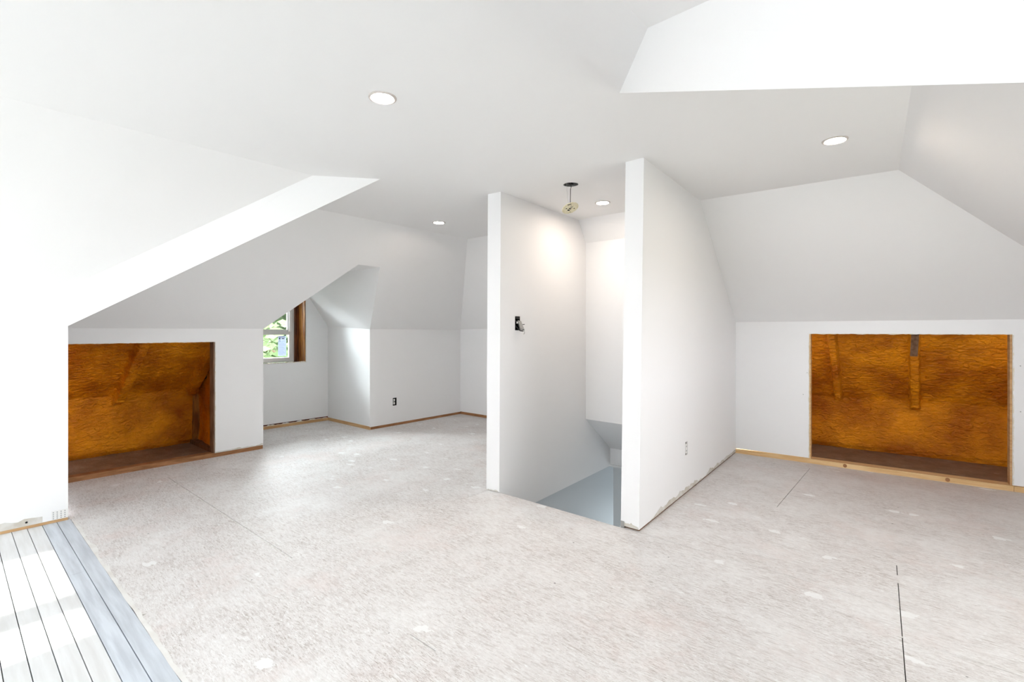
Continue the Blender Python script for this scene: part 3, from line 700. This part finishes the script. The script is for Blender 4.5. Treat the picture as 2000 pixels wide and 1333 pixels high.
# switch box with loose wires in the left partition
sw = tag(empty('switch_box', (xL(2.908), 2.908, 1.26)), 'open switch box with a loose switch and wires on the left stair partition', 'switch box')
b = bmesh.new(); X = -.05
for a in ((X, -.001, -.031, -.029, -.054, .054), (X, -.001, .029, .031, -.054, .054), (X, -.001, -.031, .031, -.054, -.052), (X, -.001, -.031, .031, .052, .054), (X, X+.002, -.031, .031, -.054, .054)): box(b, *a)
link('box_shell', b, M['black'], sw)
b = bmesh.new(); slab(b, [(.005, -.012, .02), (.012, .022, .012), (.030, .030, -.05), (.022, -.004, -.044)], (.012, -.004, .004)); link('switch', b, M['metal'], sw)
b = bmesh.new(); slab(b, [(.0, -.024, .048), (.004, .014, .046), (.004, .014, .034), (.0, -.024, .036)], (.008, 0, .0)); link('yoke', b, M['wire'], sw)
b = bmesh.new(); slab(b, [(.002, -.016, .012), (.004, .016, .020), (.006, .014, .006), (.004, -.018, -.002)], (.01, 0, 0)); link('switch_lever', b, M['white'], sw)
for pts, m in (([(-.03, .0, -.02), (.01, .0, -.045), (.03, .016, -.056), (.036, .034, -.05)], 'wire'), ([(-.02, .02, .01), (.02, .034, -.01), (.03, .05, -.008)], 'wire'),
               ([(-.03, .01, .02), (.02, .026, .0), (.034, .040, -.05), (.03, .050, -.075), (.03, .04, -.084)], 'metal'), ([(-.03, -.01, 0), (.008, -.018, -.03), (.02, .01, -.06), (.035, .03, -.062)], 'wire')):
    b = bmesh.new(); tube(b, pts, .0032); link('loose_wire', b, M[m], sw)
def outlet(name, loc, rot, dark, lb):
    o = tag(empty(name, loc, (0, 0, rot)), lb, 'outlet', 'outlets without cover plates')
    b = bmesh.new()   # local: +x out of wall
    for a in ((-.045, -.001, -.0285, -.0265, -.048, .048), (-.045, -.001, .0265, .0285, -.048, .048), (-.045, -.001, -.0285, .0285, -.048, -.046), (-.045, -.001, -.0285, .0285, .046, .048), (-.045, -.043, -.0285, .0285, -.048, .048)): box(b, *a)
    link('box_shell', b, M['black'] if dark else M['white'], o)
    return o
o = outlet('outlet_box', (KX, 3.726, .3035), 0, True, 'open outlet box with a half-hidden white receptacle on the low wall right of the dormer')
for z0 in (-.034, .006): link('receptacle', boxbm(-.03, .002, -.014, .004, z0, z0+.028), M['white'], o)
link('receptacle_strap', boxbm(-.02, .0, -.026, -.012, -.005, .005), M['metal'], o)
o = outlet('outlet', (xR(3.563), 3.563, .334), R(3), False, 'white uncovered outlet low on the right side of the right partition')
link('receptacle', boxbm(-.03, .004, -.017, .012, -.034, .034), M['white'], o)
for z0 in (-.022, .010):
    for y0 in (-.010, .001): link('slot', boxbm(.0035, .0046, y0, y0+.0025, z0, z0+.011), M['black'], o)
link('strap', boxbm(-.004, .002, -.008, .004, .034, .047), M['metal'], o); link('strap', boxbm(-.004, .002, -.008, .004, -.047, -.034), M['metal'], o)

# ------------------------------------------------------------ outdoors beyond the dormer window
g = bmesh.new(); box(g, -60, 40, -40, 40, -6.2, -6.0); o = link('ground', g, M['grass']); o['kind'] = 'structure'
def tree(name, loc, hgt, rad, n, lb, seed):
    rnd = random.Random(seed); t = tag(empty(name, loc), lb, 'tree', 'leafy trees beyond the dormer window')
    b = bmesh.new(); tube(b, [(0, 0, 0), (.1, .05, hgt*.4), (-.1, .1, hgt*.7), (0, 0, hgt*.92)], .16, 8); tr = link('trunk', b, M['bark'], t)
    for i in range(9):
        a = rnd.uniform(0, 6.28); z = hgt*rnd.uniform(.35, .8); b = bmesh.new()
        tube(b, [(0, 0, z), (math.cos(a)*rad*.4, math.sin(a)*rad*.4, z+.5), (math.cos(a)*rad*.8, math.sin(a)*rad*.8, z+.9)], .05, 6); link('branch', b, M['bark'], t)
    vs, fs = [], []
    cl = [(Vector((rnd.gauss(0, rad*.5), rnd.gauss(0, rad*.5), hgt*rnd.uniform(.38, 1.0))), rnd.uniform(.35, .8)) for _ in range(120)]
    for i in range(n):
        c, s = rnd.choice(cl); d = Vector((rnd.gauss(0, 1), rnd.gauss(0, 1), rnd.gauss(0, 1))).normalized()
        p = c+d*s*rnd.uniform(.7, 1.05); q = Matrix.Rotation(rnd.uniform(0, 6.28), 3, 'Z') @ Matrix.Rotation(rnd.uniform(-2.6, 2.6), 3, 'X')
        k = len(vs); sz = rnd.uniform(.07, .13)
        for (lx, ly) in ((-sz, 0), (0, -sz*.5), (sz, 0), (0, sz*.5)): vs.append(p+q @ Vector((lx, ly, 0)))
        fs.append((k, k+1, k+2, k+3))
    me = bpy.data.meshes.new('foliage'); me.from_pydata(vs, [], fs); me.materials.append(M['leaf'])
    f = bpy.data.objects.new('foliage', me); COL.objects.link(f); f.parent = t; f['kind'] = 'stuff'
tree('tree', (-13.5, 7.0, -6), 10.5, 2.9, 60000, 'leafy green tree seen through the upper pane of the dormer window', 3)
tree('tree', (-24.0, 11.0, -6), 12.0, 3.6, 40000, 'more distant tall tree seen beyond the nearest tree through the dormer window', 5)
